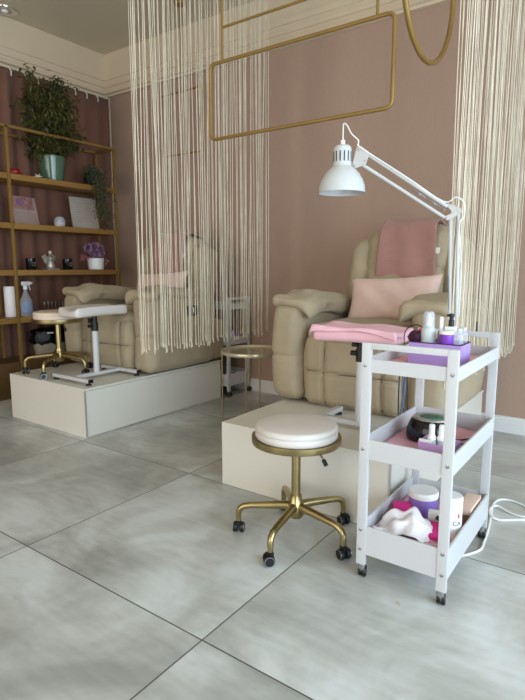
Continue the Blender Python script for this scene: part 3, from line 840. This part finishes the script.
# ------------------------------------------------------------------ architect lamp on the trolley's back rail
t = thing('reading_lamp', 'white articulated reading lamp clamped to the near trolley', 'lamp', (-.680, 2.391, .93))
O = Vector(t.location)
def P(x, y, z): return (x-O.x, y-O.y, z-O.z)
c = G(); c.b2((-.022,-.028,.0),(.022,.030,.010),bev=.002); c.b2((-.022,.018,-.055),(.022,.030,.0),bev=.002); c.b2((-.022,-.026,-.055),(.022,.030,-.047),bev=.002)
c = c.build('clamp', M['lampinside'], t)
G().tube([(0,-.004,-.075),(0,-.004,-.047)],.005,10).tube([(-.014,-.004,-.078),(.014,-.004,-.078)],.003,8).build('clamp_screw', M['steel'], c)
G().tube([(0,0,.008),(0,0,.075)],.0105,16).build('base_socket', M['lampinside'], t)
E1 = Vector(P(-.690,2.315,1.420)); E1b = Vector(P(-.655,2.335,1.425))
lo = Vector((0,0,.06))
w = Vector((.015,0,0))
g = G()
g.tube([lo-w, E1],.0080,8)
g.tube([lo+w, E1+w*2.1],.0072,8)
g.build('lower_arm', M['lampinside'], t)
def spring(a, b, r, turns, wr=.0012):
    a, b = Vector(a), Vector(b); d = (b-a).normalized(); n = d.cross(Vector((0,1,0))).normalized(); m = d.cross(n)
    pts = []
    N_ = turns*8
    for i in range(N_+1):
        an = 2*PI*i/8; pts.append(a+(b-a)*(i/N_)+(n*math.cos(an)+m*math.sin(an))*r)
    return pts
G().tube(spring(lo-w+Vector((-.0,-.008,.03)), lo-w+(E1-lo)*.42+Vector((0,-.008,0)), .0045, 34),.0013,5).build('spring', M['steel'], t)
E2 = Vector(P(-1.035,2.19,1.665))      # head joint
# elbow plates
eb = G()
def plate(g, pts, y0, y1): g.prism([(p.x, p.z) for p in pts], 1, y0, y1)
e = E1
plate(eb, [e+Vector((-.022,0,.040)), e+Vector((-.010,0,.046)), e+Vector((.044,0,.022)), e+Vector((.046,0,.006)), e+Vector((.036,0,.000)), e+Vector((.004,0,-.022)), e+Vector((-.014,0,-.022)), e+Vector((-.020,0,-.006)), e+Vector((.012,0,.008)), e+Vector((-.004,0,.024))], e.y-.010, e.y-.006)
eb = eb.build('elbow_bracket', M['lampinside'], t, smooth=False)
for d_ in ((-.010,.036),(.036,.014),(-.006,-.014)):
    G().tube([e+Vector((d_[0],-.014,d_[1])), e+Vector((d_[0],.01,d_[1]))],.004,10).build('pivot_bolt', M['steel'], eb)
g = G()
u_ = Vector((.012,0,.020))
g.tube([E1+Vector((-.012,-.012,.032)), E2+u_],.0075,8)
g.tube([E1+Vector((-.02,-.012,-.012)), E2-u_],.0070,8)
g.build('upper_arm', M['lampinside'], t)
A0 = E1+Vector((-.02,-.02,.018)); 
G().tube(spring(A0, A0+(E2-A0)*.40, .0045, 30),.0013,5).build('spring', M['steel'], t)
hb = G()
ey = E2.y
hb.prism([(E2.x+.030,E2.z+.020),(E2.x-.012,E2.z+.052),(E2.x-.030,E2.z+.046),(E2.x-.050,E2.z-.030),(E2.x-.044,E2.z-.040),(E2.x+.012,E2.z-.028)],1,ey-.008,ey-.003)
hb = hb.build('head_bracket', M['lampinside'], t, smooth=False)
for d_ in ((-.022,.036),(-.040,-.026),(.010,-.012)): G().tube([(E2.x+d_[0],ey-.012,E2.z+d_[1]),(E2.x+d_[0],ey+.004,E2.z+d_[1])],.0045,10).build('pivot_bolt', M['steel'], hb)
S = Vector(P(-1.125,2.17,1.525))
G().tube([(E2.x-.044,ey-.005,E2.z-.030),(S.x+.03,S.y,S.z+.105)],.0045,8).build('shade_pivot', M['steel'], t)
prof = [(.101,0),(.101,.0),(.101,.006),(.099,.03),(.090,.056),(.076,.080),(.058,.100),(.043,.112),(.040,.118),(.040,.182),(.037,.193),(.028,.201),(.012,.204),(.0,.204)]
inn = [(0,.200),(.026,.197),(.036,.182),(.036,.116),(.054,.097),(.072,.077),(.086,.054),(.096,.028),(.099,.006),(.101,0)]
sh = G().lathe(inn[:0]+prof[1:]+[], S, 48); sh = sh.build('lamp_shade', M['lampinside'], t, solid=.002, off=-1)
g = G()
for k in range(14):
    a = 2*PI*k/14
    g.box((S.x+.0405*math.cos(a), S.y+.0405*math.sin(a), S.z+.152),(.0012,.0055,.042),(0,0,a))
g.build('vent_slots', M['ink'], sh, smooth=False)
G().lathe([(0,.08),(.02,.075),(.026,.06),(.022,.045),(0,.04)],S,20).tube([S+Vector((0,0,.08)),S+Vector((0,0,.14))],.014,12).build('bulb', M['whitep'], sh)
G().tube([S+Vector((0,0,.203)), S+Vector((0,0,.222))],.010,14).build('cable_gland', M['whitep'], sh)
p = smooth_path([S+Vector((0,0,.22)), S+Vector((0,0,.26)), S+Vector((.002,0,.290)), S+Vector((.018,0,.282)), S+Vector((.04,0,.245)), S+Vector((.07,.005,.215)), E2+Vector((-.020,-.012,.058)), E2+Vector((.0,-.014,.038)), E2+(E1-E2)*.5+Vector((.01,-.012,.03)), E1+Vector((-.03,-.015,.055)), E1+Vector((.02,-.012,.068)), E1+Vector((.052,-.005,.045)), E1+Vector((.054,0,-.01)), E1+Vector((.038,0,-.05)), lo+Vector((.022,.006,.2)), lo+Vector((.022,.010,.0))])
G().tube(p,.0028,8).build('cable', M['cord'], t)

# ------------------------------------------------------------------ white extension cord on the floor
p = smooth_path([(-0.534,2.171,0.006),(-0.513,2.197,0.006),(-0.478,2.271,0.006),(-0.481,2.351,0.006),(-0.493,2.476,0.006),(-0.515,2.632,0.006),(-0.535,2.767,0.006),(-0.524,2.848,0.006),(-0.476,2.875,0.006),(-0.404,2.846,0.006),(-0.358,2.784,0.006),(-0.382,2.715,0.006),(-0.446,2.721,0.006),(-0.512,2.748,0.015),(-0.532,2.686,0.015),(-0.51,2.61,0.015),(-0.47,2.613,0.006),(-0.411,2.655,0.006),(-0.276,2.765,0.006)])
tag(G().tube(p,.0055,8).build('extension_cord', M['cord']), 'white extension cord looping on the floor right of the trolley', 'cord')

# ------------------------------------------------------------------ string curtains
def string_curtain(label, X, y0, y1, n, zb, seed, jx):
    rnd = random.Random(seed)
    t = thing('string_curtain', label, 'string curtain', (X, (y0+y1)/2, 0))
    g = G()
    for i in range(n):
        u = (i+.5)/n; y = -(y1-y0)/2+(y1-y0)*u+rnd.uniform(-.3,.3)*(y1-y0)/n
        x0 = rnd.uniform(-jx,jx)
        clump = .045*math.sin(u*41+seed)+.02*math.sin(u*97)
        lean = rnd.uniform(-.012,.012)+clump*.55+.022*math.sin(u*n*1.9)
        z1 = zb+rnd.uniform(-.025,.03)
        r = rnd.uniform(.0016,.0027)
        pts = []; rs = []
        K = 12
        for k in range(K+1):
            v = k/K
            pts.append((x0+.006*math.sin(v*5+i), y+lean*v**1.3+.003*math.sin(v*9+i*2.1), (3.46)*(1-v)+(z1+.04)*v)); rs.append(r)
        # frayed tassel end
        e = pts[-1]; pts += [(e[0],e[1],z1+.025),(e[0]+.001,e[1]+.002,z1)]; rs += [r*1.35, r*1.7]
        g.tube(pts, rs, 5)
    s = g.build('strings', M['string'], t); s['kind'] = 'stuff'
    G().b2((-.022, -(y1-y0)/2-.02, 3.455), (.022, (y1-y0)/2+.02, 3.50), bev=.004).build('heading_rail', M['trimw'], t)
    for yy in (-.45, 0, .45):
        G().tube([(0, yy*(y1-y0), 3.49),(0, yy*(y1-y0), ZC)],.006,8).build('rail_mount', M['trimw'], t)
    return t
string_curtain('cream string curtain hanging in front of the left recliner', -2.60, 2.285, 3.70, 106, .655, 3, .022)
string_curtain('cream string curtain hanging beside the right recliner behind the trolley', -.745, 2.52, 4.08, 104, .625, 8, .02)

# ------------------------------------------------------------------ hanging brass frames
def rrect(x0, x1, z0, z1, r, y=0.):
    pts = []
    for (cx, cz, a) in ((x1-r,z1-r,0),(x0+r,z1-r,PI/2),(x0+r,z0+r,PI),(x1-r,z0+r,1.5*PI)):
        pts += arc((cx,y,cz), r, a, a+PI/2, 5)
    return pts
t = thing('brass_pendant_frame', 'long brass rectangular frame hanging from the ceiling in the centre', 'pendant frame', (-1.665, 2.6, ZC))
O = Vector(t.location)
G().tube([(x-O.x,0,z-O.z) for x, y, z in rrect(-2.25,-1.085,1.975,2.405,.035)],.0105,12,closed=True).build('frame_tube', M['gold'], t)
for x in (-2.153,-1.176):
    G().tube([(x-O.x,0,2.405-O.z),(x-O.x,0,-.0)],.0075,10).build('hanging_rod', M['gold'], t)
    G().lathe([(0,-.02),(.035,-.02),(.038,-.014),(.038,0),(0,0)],(x-O.x,0,0),24).build('ceiling_canopy', M['gold'], t)
G().tube([(-2.153-O.x,0,2.592-O.z),(-1.176-O.x,0,2.592-O.z)],.0075,10).build('spacer_bar', M['gold'], t)
t = thing('brass_pendant_frame', 'small brass rectangular frame hanging behind the string curtain', 'pendant frame', (-3.56, 3.72, ZC))
O = Vector(t.location); k = 3.72/3.6
G().tube([(x-O.x,0,z-O.z) for x, y, z in rrect(-3.82,-3.305,2.235,2.775,.02)],.009,10,closed=True).build('frame_tube', M['gold'], t)
G().tube([(-3.56-O.x,0,2.775-O.z),(-3.56-O.x,0,0)],.0075,10).build('hanging_rod', M['gold'], t)
G().lathe([(0,-.05),(.045,-.05),(.048,-.04),(.048,0),(0,0)],(0,0,0),24).build('ceiling_canopy', M['gold'], t)
t = thing('brass_ring_pendant', 'brass ring pendant hanging right of the brass frame', 'pendant ring', (-.93, 2.63, ZC))
G().tube([(.012*math.sin(a),.34*math.cos(a),2.51-ZC+.34*math.sin(a)) for a in [2*PI*i/64 for i in range(64)]],.0125,12,closed=True).build('ring_tube', M['gold'], t)
G().tube([(0,0,2.85-ZC),(0,0,0)],.0075,10).build('hanging_rod', M['gold'], t)
G().lathe([(0,-.02),(.035,-.02),(.038,-.014),(.038,0),(0,0)],(0,0,0),24).build('ceiling_canopy', M['gold'], t)

# ------------------------------------------------------------------ shelving unit
XF, XB = -4.70, -5.005
t = thing('shelf_unit', 'tall gold metal shelf unit against the mauve drape', 'shelf unit', ((XF+XB)/2, 2.675, 0))
O = Vector(t.location); ps = .013
for y in (1.50, 2.68, 3.86):
    for x in (XF, XB):
        G().b2((x-O.x-ps, y-O.y-ps, 0), (x-O.x+ps, y-O.y+ps, 2.443), bev=.002).build('post', M['gold'], t)
for x in (XF, XB): G().b2((x-O.x-ps, 1.50-O.y, 2.425), (x-O.x+ps, 3.86-O.y, 2.449)).build('top_rail', M['gold'], t)
for y in (1.50,2.68,3.86): G().b2((XB-O.x, y-O.y-ps, 2.425), (XF-O.x, y-O.y+ps, 2.449)).build('top_rail', M['gold'], t)
SH = (2.035, 1.602, 1.182, .745)
for z in SH:
    for (a, b_) in ((1.515,2.665),(2.695,3.845)):
        G().b2((XB-O.x+.0, a-O.y, z-.05), (XF-O.x+.012, b_-O.y, z), bev=.002).build('shelf_board', M['shelfgold'], t)
G().b2((XB-O.x, 1.515-O.y, .0), (XF-O.x+.012, 3.845-O.y, .335), bev=.003).build('base_cabinet', M['shelfbox'], t)

# --- shelf objects
def sz(i): return SH[i]
def leafmesh(g, c, d, n, L, W):
    """a folded leaf starting at c in direction d, face normal about n"""
    d = d.normalized(); s_ = d.cross(n).normalized(); n = s_.cross(d)
    a = g.bm.verts.new(c); m1 = g.bm.verts.new(c+d*L*.45+n*L*.05); tip = g.bm.verts.new(c+d*L-n*L*.08)
    l = g.bm.verts.new(c+d*L*.42+s_*W/2+n*W*.18); r = g.bm.verts.new(c+d*L*.42-s_*W/2+n*W*.18)
    g.bm.faces.new((a,l,m1)); g.bm.faces.new((a,m1,r)); g.bm.faces.new((l,tip,m1)); g.bm.faces.new((m1,tip,r))
t = thing('potted_ficus', 'tall bushy ficus in a sage green pot on the top shelf', 'plant', (-4.85, 3.22, sz(0)))
G().lathe([(0,0),(.095,0),(.100,.004),(.120,.12),(.128,.225),(.131,.236),(.126,.240),(.120,.232),(.113,.12),(.0,.12)], seg=48).build('pot', M['potgreen'], t)
G().lathe([(0,.20),(.119,.20),(.116,.17),(0,.17)], seg=32).build('soil', M['soil'], t)
rnd = random.Random(11)
gs = G(); gl = G()
def branch(p0, p1, r0, lvs):
    p0, p1 = Vector(p0), Vector(p1); mid = (p0+p1)/2+Vector([rnd.uniform(-.03,.03) for _ in range(3)])
    pts = smooth_path([p0, mid, p1], 5); gs.tube(pts, [r0*(1-.7*i/(len(pts)-1)) for i in range(len(pts))], 5)
    for i in range(lvs):
        q = pts[rnd.randrange(3, len(pts))]+Vector([rnd.gauss(0,.03) for _ in range(3)])
        if q.x < -.14: q.x = -.14
        d = Vector((rnd.uniform(-.6,1), rnd.uniform(-1,1), rnd.uniform(-1.1,.25))); nn = Vector((rnd.uniform(-.5,.9), rnd.uniform(-.6,.6), 1))
        leafmesh(gl, q, d, nn.normalized(), rnd.uniform(.045,.085), rnd.uniform(.018,.03))
trunk_top = []
for k in range(4):
    a = k*1.6; tt = Vector((.04*math.cos(a), .05*math.sin(a), .52+.05*k)); trunk_top.append(tt)
    gs.tube(smooth_path([(.02*math.cos(a),.02*math.sin(a),.18),(.03*math.cos(a+.5),.03*math.sin(a+.5),.36),tt],5), [.010-.0005*i for i in range(11)], 6)
for k in range(190):
    zc = rnd.uniform(.27,.95); 
    wmax = .31*min(1, .72+(zc-.25)*1.2)*(1-.5*max(0,(zc-.75)/.25))
    a = rnd.uniform(-PI, PI)
    y = wmax*math.sin(a)*rnd.uniform(.5,1); x = min(.30, max(-.13, .20*math.cos(a)))
    tgt = Vector((x, y, zc)); st_ = Vector((.02*math.cos(a),.03*math.sin(a), min(.8, max(.3, zc-.12+rnd.uniform(-.1,.02)))))
    branch(st_, tgt, .003, 15)
# a few whippy sprays at the top
for (y, z, x) in ((-.30,.95,.1),(-.26,.98,.08),(-.16,.92,.1),(.12,.93,.1),(.20,.96,.1),(.24,.88,.08),(-.33,.55,.1),(.31,.55,.08),(.31,.42,.06),(-.26,.40,.1)):
    branch((x*.3, y*.4, z-.28), (x, y, z), .003, 12)
gs.build('stems', M['bark'], t); gl.build('foliage', M['leaf'], t, smooth=False, solid=.0008)

t = thing('trailing_plant', 'dark green trailing plant spilling off the right end of the top shelf', 'plant', (-4.83, 3.63, sz(0)))
G().lathe([(0,0),(.042,0),(.055,.085),(.058,.09),(.052,.09),(.044,.06),(0,.06)], seg=28).build('pot', M['black'], t)
gs = G(); gl = G()
def vine(pts, n, L=.03, sp=.022):
    P_ = smooth_path(pts, 8); gs.tube(P_, .002, 4)
    for i in range(n):
        q = P_[rnd.randrange(len(P_))]+Vector([rnd.gauss(0,sp) for _ in range(3)])
        leafmesh(gl, q, Vector((rnd.uniform(-.4,1),rnd.uniform(-1,1),rnd.uniform(-1,.5))), Vector((1,rnd.uniform(-.5,.5),rnd.uniform(-.3,.8))).normalized(), rnd.uniform(.6,1.2)*L, L*.5)
for k in range(11):
    y = -.085+.011*k+rnd.uniform(-.02,.02); x = rnd.uniform(.175,.225)
    vine([(0,.0,.07),(.08,y*.6,.13+.01*(k % 3)),(x,y,.06),(x+.0,y+.03,-.15),(x,y+.05+rnd.uniform(-.02,.03),-.30-.014*k)], 95)
for k in range(6): vine([(0,0,.07),(rnd.uniform(-.05,.1),rnd.uniform(-.12,.1),.16),(rnd.uniform(-.02,.15),rnd.uniform(-.12,.14),.12)], 50, .035)
gs.build('stems', M['bark'], t); gl.build('foliage', M['leafdark'], t, smooth=False, solid=.0006)

def star(label, y, s, dx=0):
    t = thing('star_ornament', label, 'ornament', (-4.80+dx, y, sz(0)))
    for k in range(6):
        a = k*PI/3+.2
        G().tube([(0,0,s*.55),(.006*math.sin(k*2),math.cos(a)*s*.9,s*.55+math.sin(a)*s*.52)],[s*.16,s*.05],6).build('ray', M['starw'], t)
    return t
star('small white star ornament beside the sage green pot', 3.035, .05)
star('small white star ornament left of the shelf post, on the top shelf', 2.60, .05)
t = thing('red_ornament', 'glossy dark red round ornament on the top shelf', 'ornament', (-4.80, 2.80, sz(0)))
G().lathe([(0,0),(.035,.002),(.052,.02),(.053,.04),(.035,.062),(.012,.066),(0,.060)], seg=32).build('body', M['red'], t)
G().tube([(0,0,.06),(.004,.002,.078)],.004,8).build('stem', M['bark'], t)

# shelf 2
t = thing('photo_card', 'leaning faded pink card with a flower picture on the second shelf', 'picture', (-4.86, 2.93, sz(1)))
def lean(g): return g.apply(xf((0,0,0),(0,math.radians(-12),math.radians(6))))
lean(G().b2((-.004,-.135,0),(.004,.135,.275),bev=.001)).build('card', M['printlow'], t, smooth=False)
g = G(); g.b2((.0045,-.125,.150),(.006,.100,.268)); lean(g).build('printed_picture', M['printpic'], t, smooth=False)
g = G()
for k in range(5):
    a = k*2*PI/5; g.lathe([(0,0),(.022,.001),(.020,.004),(0,.006)],(.006,-.045+.025*math.cos(a),.22+.025*math.sin(a)),12,(0,PI/2,0))
lean(g).build('flower_motif', M['petal'], t)
g = G(); g.b2((.0045,-.11,.135),(.007,.115,.142)); lean(g).build('divider_line', M['frameface'], t, smooth=False)
t = thing('jar_candle', 'small glass globe with white candle on the second shelf', 'candle', (-4.84, 3.262, sz(1)))
G().lathe([(0,0),(.035,0),(.052,.02),(.058,.055),(.048,.090),(.030,.105),(.028,.105),(.045,.088),(.055,.055),(.049,.022),(0,.006)], seg=32).build('glass', M['clear'], t)
G().lathe([(0,.008),(.046,.010),(.052,.045),(.03,.055),(0,.055)], seg=28).build('wax', M['wax'], t)
G().tube([(0,0,.055),(.0,0,.075)],.010,8).build('wick_cup', M['wax'], t)
t = thing('standing_poster', 'pale printed board leaning on the second shelf', 'picture', (-4.87, 3.60, sz(1)))
lean2 = lambda g: g.apply(xf((0,0,0),(0,math.radians(-10),math.radians(-4))))
lean2(G().b2((-.006,-.155,0),(.006,.155,.335),bev=.002)).build('board', M['frameface'], t, smooth=False)
g = G()
for k in range(9): g.b2((.0065,-.10+.01*(k % 2),.27-.024*k),(.0072,.10-.012*((k*3) % 4),.276-.024*k))
lean2(g).build('printed_lines', M['printlow'], t, smooth=False)

# shelf 3
for k, (y, lab) in enumerate(((2.90,'small black candle jar left of the figurine on the third shelf'), (3.30,'small black candle jar right of the figurine on the third shelf'))):
    t = thing('candle_jar', lab, 'candle', (-4.80, y, sz(2)), group=None)
    G().lathe([(0,0),(.044,0),(.047,.004),(.047,.108),(.043,.112),(.042,.095),(0,.095)], seg=32).build('jar', M['blackgloss'], t)
    g = G().lathe([(.014,0),(.018,0),(.018,.001),(.014,.001)],(.0475,0,.055),20,(0,PI/2,0)); g.build('round_emblem', M['silverfig'], t)
t = thing('figurine', 'silver angel figurine on the third shelf between the candle jars', 'figurine', (-4.82, 3.12, sz(2)))
G().box((0,0,.008),(.10,.13,.016),bev=.003).build('plinth_base', M['silverfig'], t)
g = G().lathe([(0,.016),(.042,.018),(.046,.04),(.032,.085),(.028,.11),(.034,.125),(.018,.14),(.012,.148),(0,.15)], seg=20); g.build('body', M['silverfig'], t)
G().lathe([(0,-.022),(.016,-.018),(.022,0),(.017,.017),(0,.023)],(.004,0,.168),18).build('head', M['silverfig'], t)
for s in (-1, 1):
    G().rbox((-.022,s*.038,.105),(.010,.05,.085),.005,(4,8,8),rot=(s*-.45,0,0)).build('wing', M['silverfig'], t)
    G().tube([(.01,s*.028,.12),(.035,s*.024,.095),(.042,s*.004,.105)],[.010,.009,.007],8).build('arm', M['silverfig'], t)
t = thing('flower_pot', 'white pot of purple and pink artificial flowers on the third shelf', 'plant', (-4.82, 3.66, sz(2)))
G().lathe([(0,0),(.072,0),(.080,.005),(.088,.12),(.084,.122),(.076,.10),(0,.10)], seg=36).build('pot', M['whitep'], t)
gl = G(); gs = G()
for k in range(9):
    a = rnd.uniform(0,2*PI); rr_ = rnd.uniform(.02,.10); c0 = Vector((abs(rr_*math.cos(a))*.8, rr_*math.sin(a)*1.25-.01, .19+rnd.uniform(-.03,.06)))
    gs.tube([(0,0,.09), c0],.0025,5)
    for j in range(46):
        d = Vector([rnd.gauss(0,1) for _ in range(3)]).normalized()
        leafmesh(gl, c0+d*.022, d, Vector((d.y,-d.x,.4)).normalized(), .034, .026)
gs.build('stems', M['leafdark'], t); gl.build('purple_blooms', M['petal'], t, smooth=False, solid=.0006)
gl = G()
for (x, y, z) in ((.08,-.17,.12),(.07,-.22,.10),(.10,.07,.09),(.09,.05,.06),(.06,-.20,.135)):
    for j in range(22):
        d = Vector([rnd.gauss(0,1) for _ in range(3)]).normalized()
        leafmesh(gl, Vector((x,y,z))+d*.008, d, Vector((d.y,-d.x,.4)).normalized(), .020, .014)
G().tube(smooth_path([(0,0,.10),(.05,-.10,.15),(.07,-.22,.10)]),.0018,5).tube(smooth_path([(0,0,.10),(.08,.05,.14),(.10,.07,.07)]),.0018,5).build('sprig_stems', M['leafdark'], t)
gl.build('pink_blooms', M['petalpink'], t, smooth=False, solid=.0006)

# shelf 4
t = thing('paper_towel_roll', 'white paper towel roll on the fourth shelf, left of the shelf post', 'paper roll', (-4.852, 2.71, sz(3)))
G().lathe([(.02,.0),(.060,0),(.062,.003),(.062,.282),(.060,.285),(.02,.285),(.02,0)], seg=40).build('roll', M['tissue'], t)
G().lathe([(.017,.0),(.0195,.0),(.0195,.288),(.017,.288),(.017,0)], seg=24).build('core', M['cardbrown'], t)
t = thing('spray_bottle', 'clear trigger spray bottle with blue label on the fourth shelf', 'bottle', (-4.79, 2.82, sz(3)), -PI/2+.2)
G().lathe([(0,0),(.052,0),(.056,.006),(.056,.13),(.052,.16),(.030,.20),(.018,.235),(.016,.26),(0,.26)], seg=32).build('bottle_body', M['bottlebody'], t)
G().lathe([(.0565,.04),(.0572,.04),(.0572,.135),(.0565,.135)], seg=20, a0=0, a1=PI).build('printed_label', M['water'], t)
G().lathe([(0,.255),(.02,.255),(.02,.285),(.015,.29),(0,.29)], seg=20).build('collar', M['whitep'], t)
g = G().rbox((-.01,0,.31),(.10,.028,.04),.010,(8,4,4)); g.box((-.068,0,.312),(.025,.018,.018),bev=.003); g.build('trigger_head', M['whitep'], t)
G().tube([(-.035,0,.295),(-.05,0,.27),(-.055,0,.245)],[.007,.006,.005],8).build('trigger', M['whitep'], t)
t = thing('drill_bit_stand', 'row of small nail drill bits standing on the fourth shelf behind the stool', 'tool stand', (-4.80, 3.16, sz(3)))
G().b2((-.02,-.17,0),(.02,.17,.045),bev=.004).build('stand', M['whitep'], t)
for k in range(8):
    y = -.145+.041*k
    G().tube([(0,y,.04),(0,y,.105)],[.0035,.0035],6).tube([(0,y,.100),(0,y,.13)],[.007,.005],8).build('drill_bit', M['steel'], t)
# bin on base cabinet
t = thing('waste_bin', 'pale oval bin with a black liner on the base of the shelf unit', 'bin', (-4.845, 3.10, .335))
def ov(u, z, rx, ry): return Vector((rx*math.cos(2*PI*u), ry*math.sin(2*PI*u), z))
rows = [(0,0,0),(.0,.105,.155),(.004,.115,.165),(.10,.125,.19),(.175,.132,.205),(.18,.136,.212),(.186,.132,.208),(.17,.125,.198),(.16,0,0)]
G().lathe([(0,0),(.165,0),(.172,.006),(.205,.18),(.212,.185),(.205,.19),(.195,.175),(0,.10)], seg=48).apply(Matrix.Diagonal((.63,1,1,1))).build('bin_body', M['wicker'], t)
def bagf(u, v):
    a = 2*PI*u; w = .006*math.sin(a*9)+.004*math.sin(a*17+2)
    prof = [(.205,.125),(.222,.14),(.224,.19),(.21,.245),(.17,.262),(.10,.270),(.0,.262)]
    k = v*(len(prof)-1); i = min(int(k), len(prof)-2); f = k-i
    r = prof[i][0]*(1-f)+prof[i+1][0]*f; z = prof[i][1]*(1-f)+prof[i+1][1]*f
    r += w*(1 if v < .9 else 0)
    return Vector((.63*r*math.cos(a), r*math.sin(a), z+w*(1-v)*1.5+.006*math.sin(a*5)*v))
G().grid(bagf, 72, 18, closed_u=True).build('bin_liner', M['bag'], t)
G().box((.125,-.09,.235),(.004,.06,.012),(0,-.4,-.25)).build('liner_tag', M['whitep'], t)

# ------------------------------------------------------------------ lights
def area(name, loc, rot, sx, sy, power, col):
    l = bpy.data.lights.new(name, 'AREA'); l.shape = 'RECTANGLE'; l.size = sx; l.size_y = sy; l.energy = power; l.color = col
    o = bpy.data.objects.new(name, l); COL.objects.link(o); o.location = loc; o.rotation_euler = rot
    return o
area('daylight_right', (XR-.02, .1, 1.5), (0, PI/2, 0), 2.6, 5.8, 300, (.68,.86,1.0))
area('daylight_front', (-2.4, YF+.02, 1.55), (PI/2, 0, 0), 4.6, 2.8, 115, (1.0,.90,.76))
W_ = bpy.data.worlds.new('world'); SC.world = W_; W_.use_nodes = True
W_.node_tree.nodes['Background'].inputs['Color'].default_value = (.75,.85,1,1)
W_.node_tree.nodes['Background'].inputs['Strength'].default_value = 1.2

# ------------------------------------------------------------------ camera
F, H = 532., 1.2
pitch = math.atan(82/F); yaw = math.atan((648-262.5)/math.hypot(F, 82))
cam = bpy.data.cameras.new('camera'); co = bpy.data.objects.new('camera', cam); COL.objects.link(co)
co.location = (0,0,H); co.rotation_euler = (PI/2-pitch, 0, yaw)
cam.sensor_fit = 'HORIZONTAL'; cam.sensor_width = 36; cam.lens = F/525*36; cam.clip_start = .05
SC.camera = co
SC.view_settings.view_transform = 'Standard'; SC.view_settings.look = 'None'
SC.view_settings.exposure = 0.; SC.view_settings.gamma = 1; SC.view_settings.use_curve_mapping = False
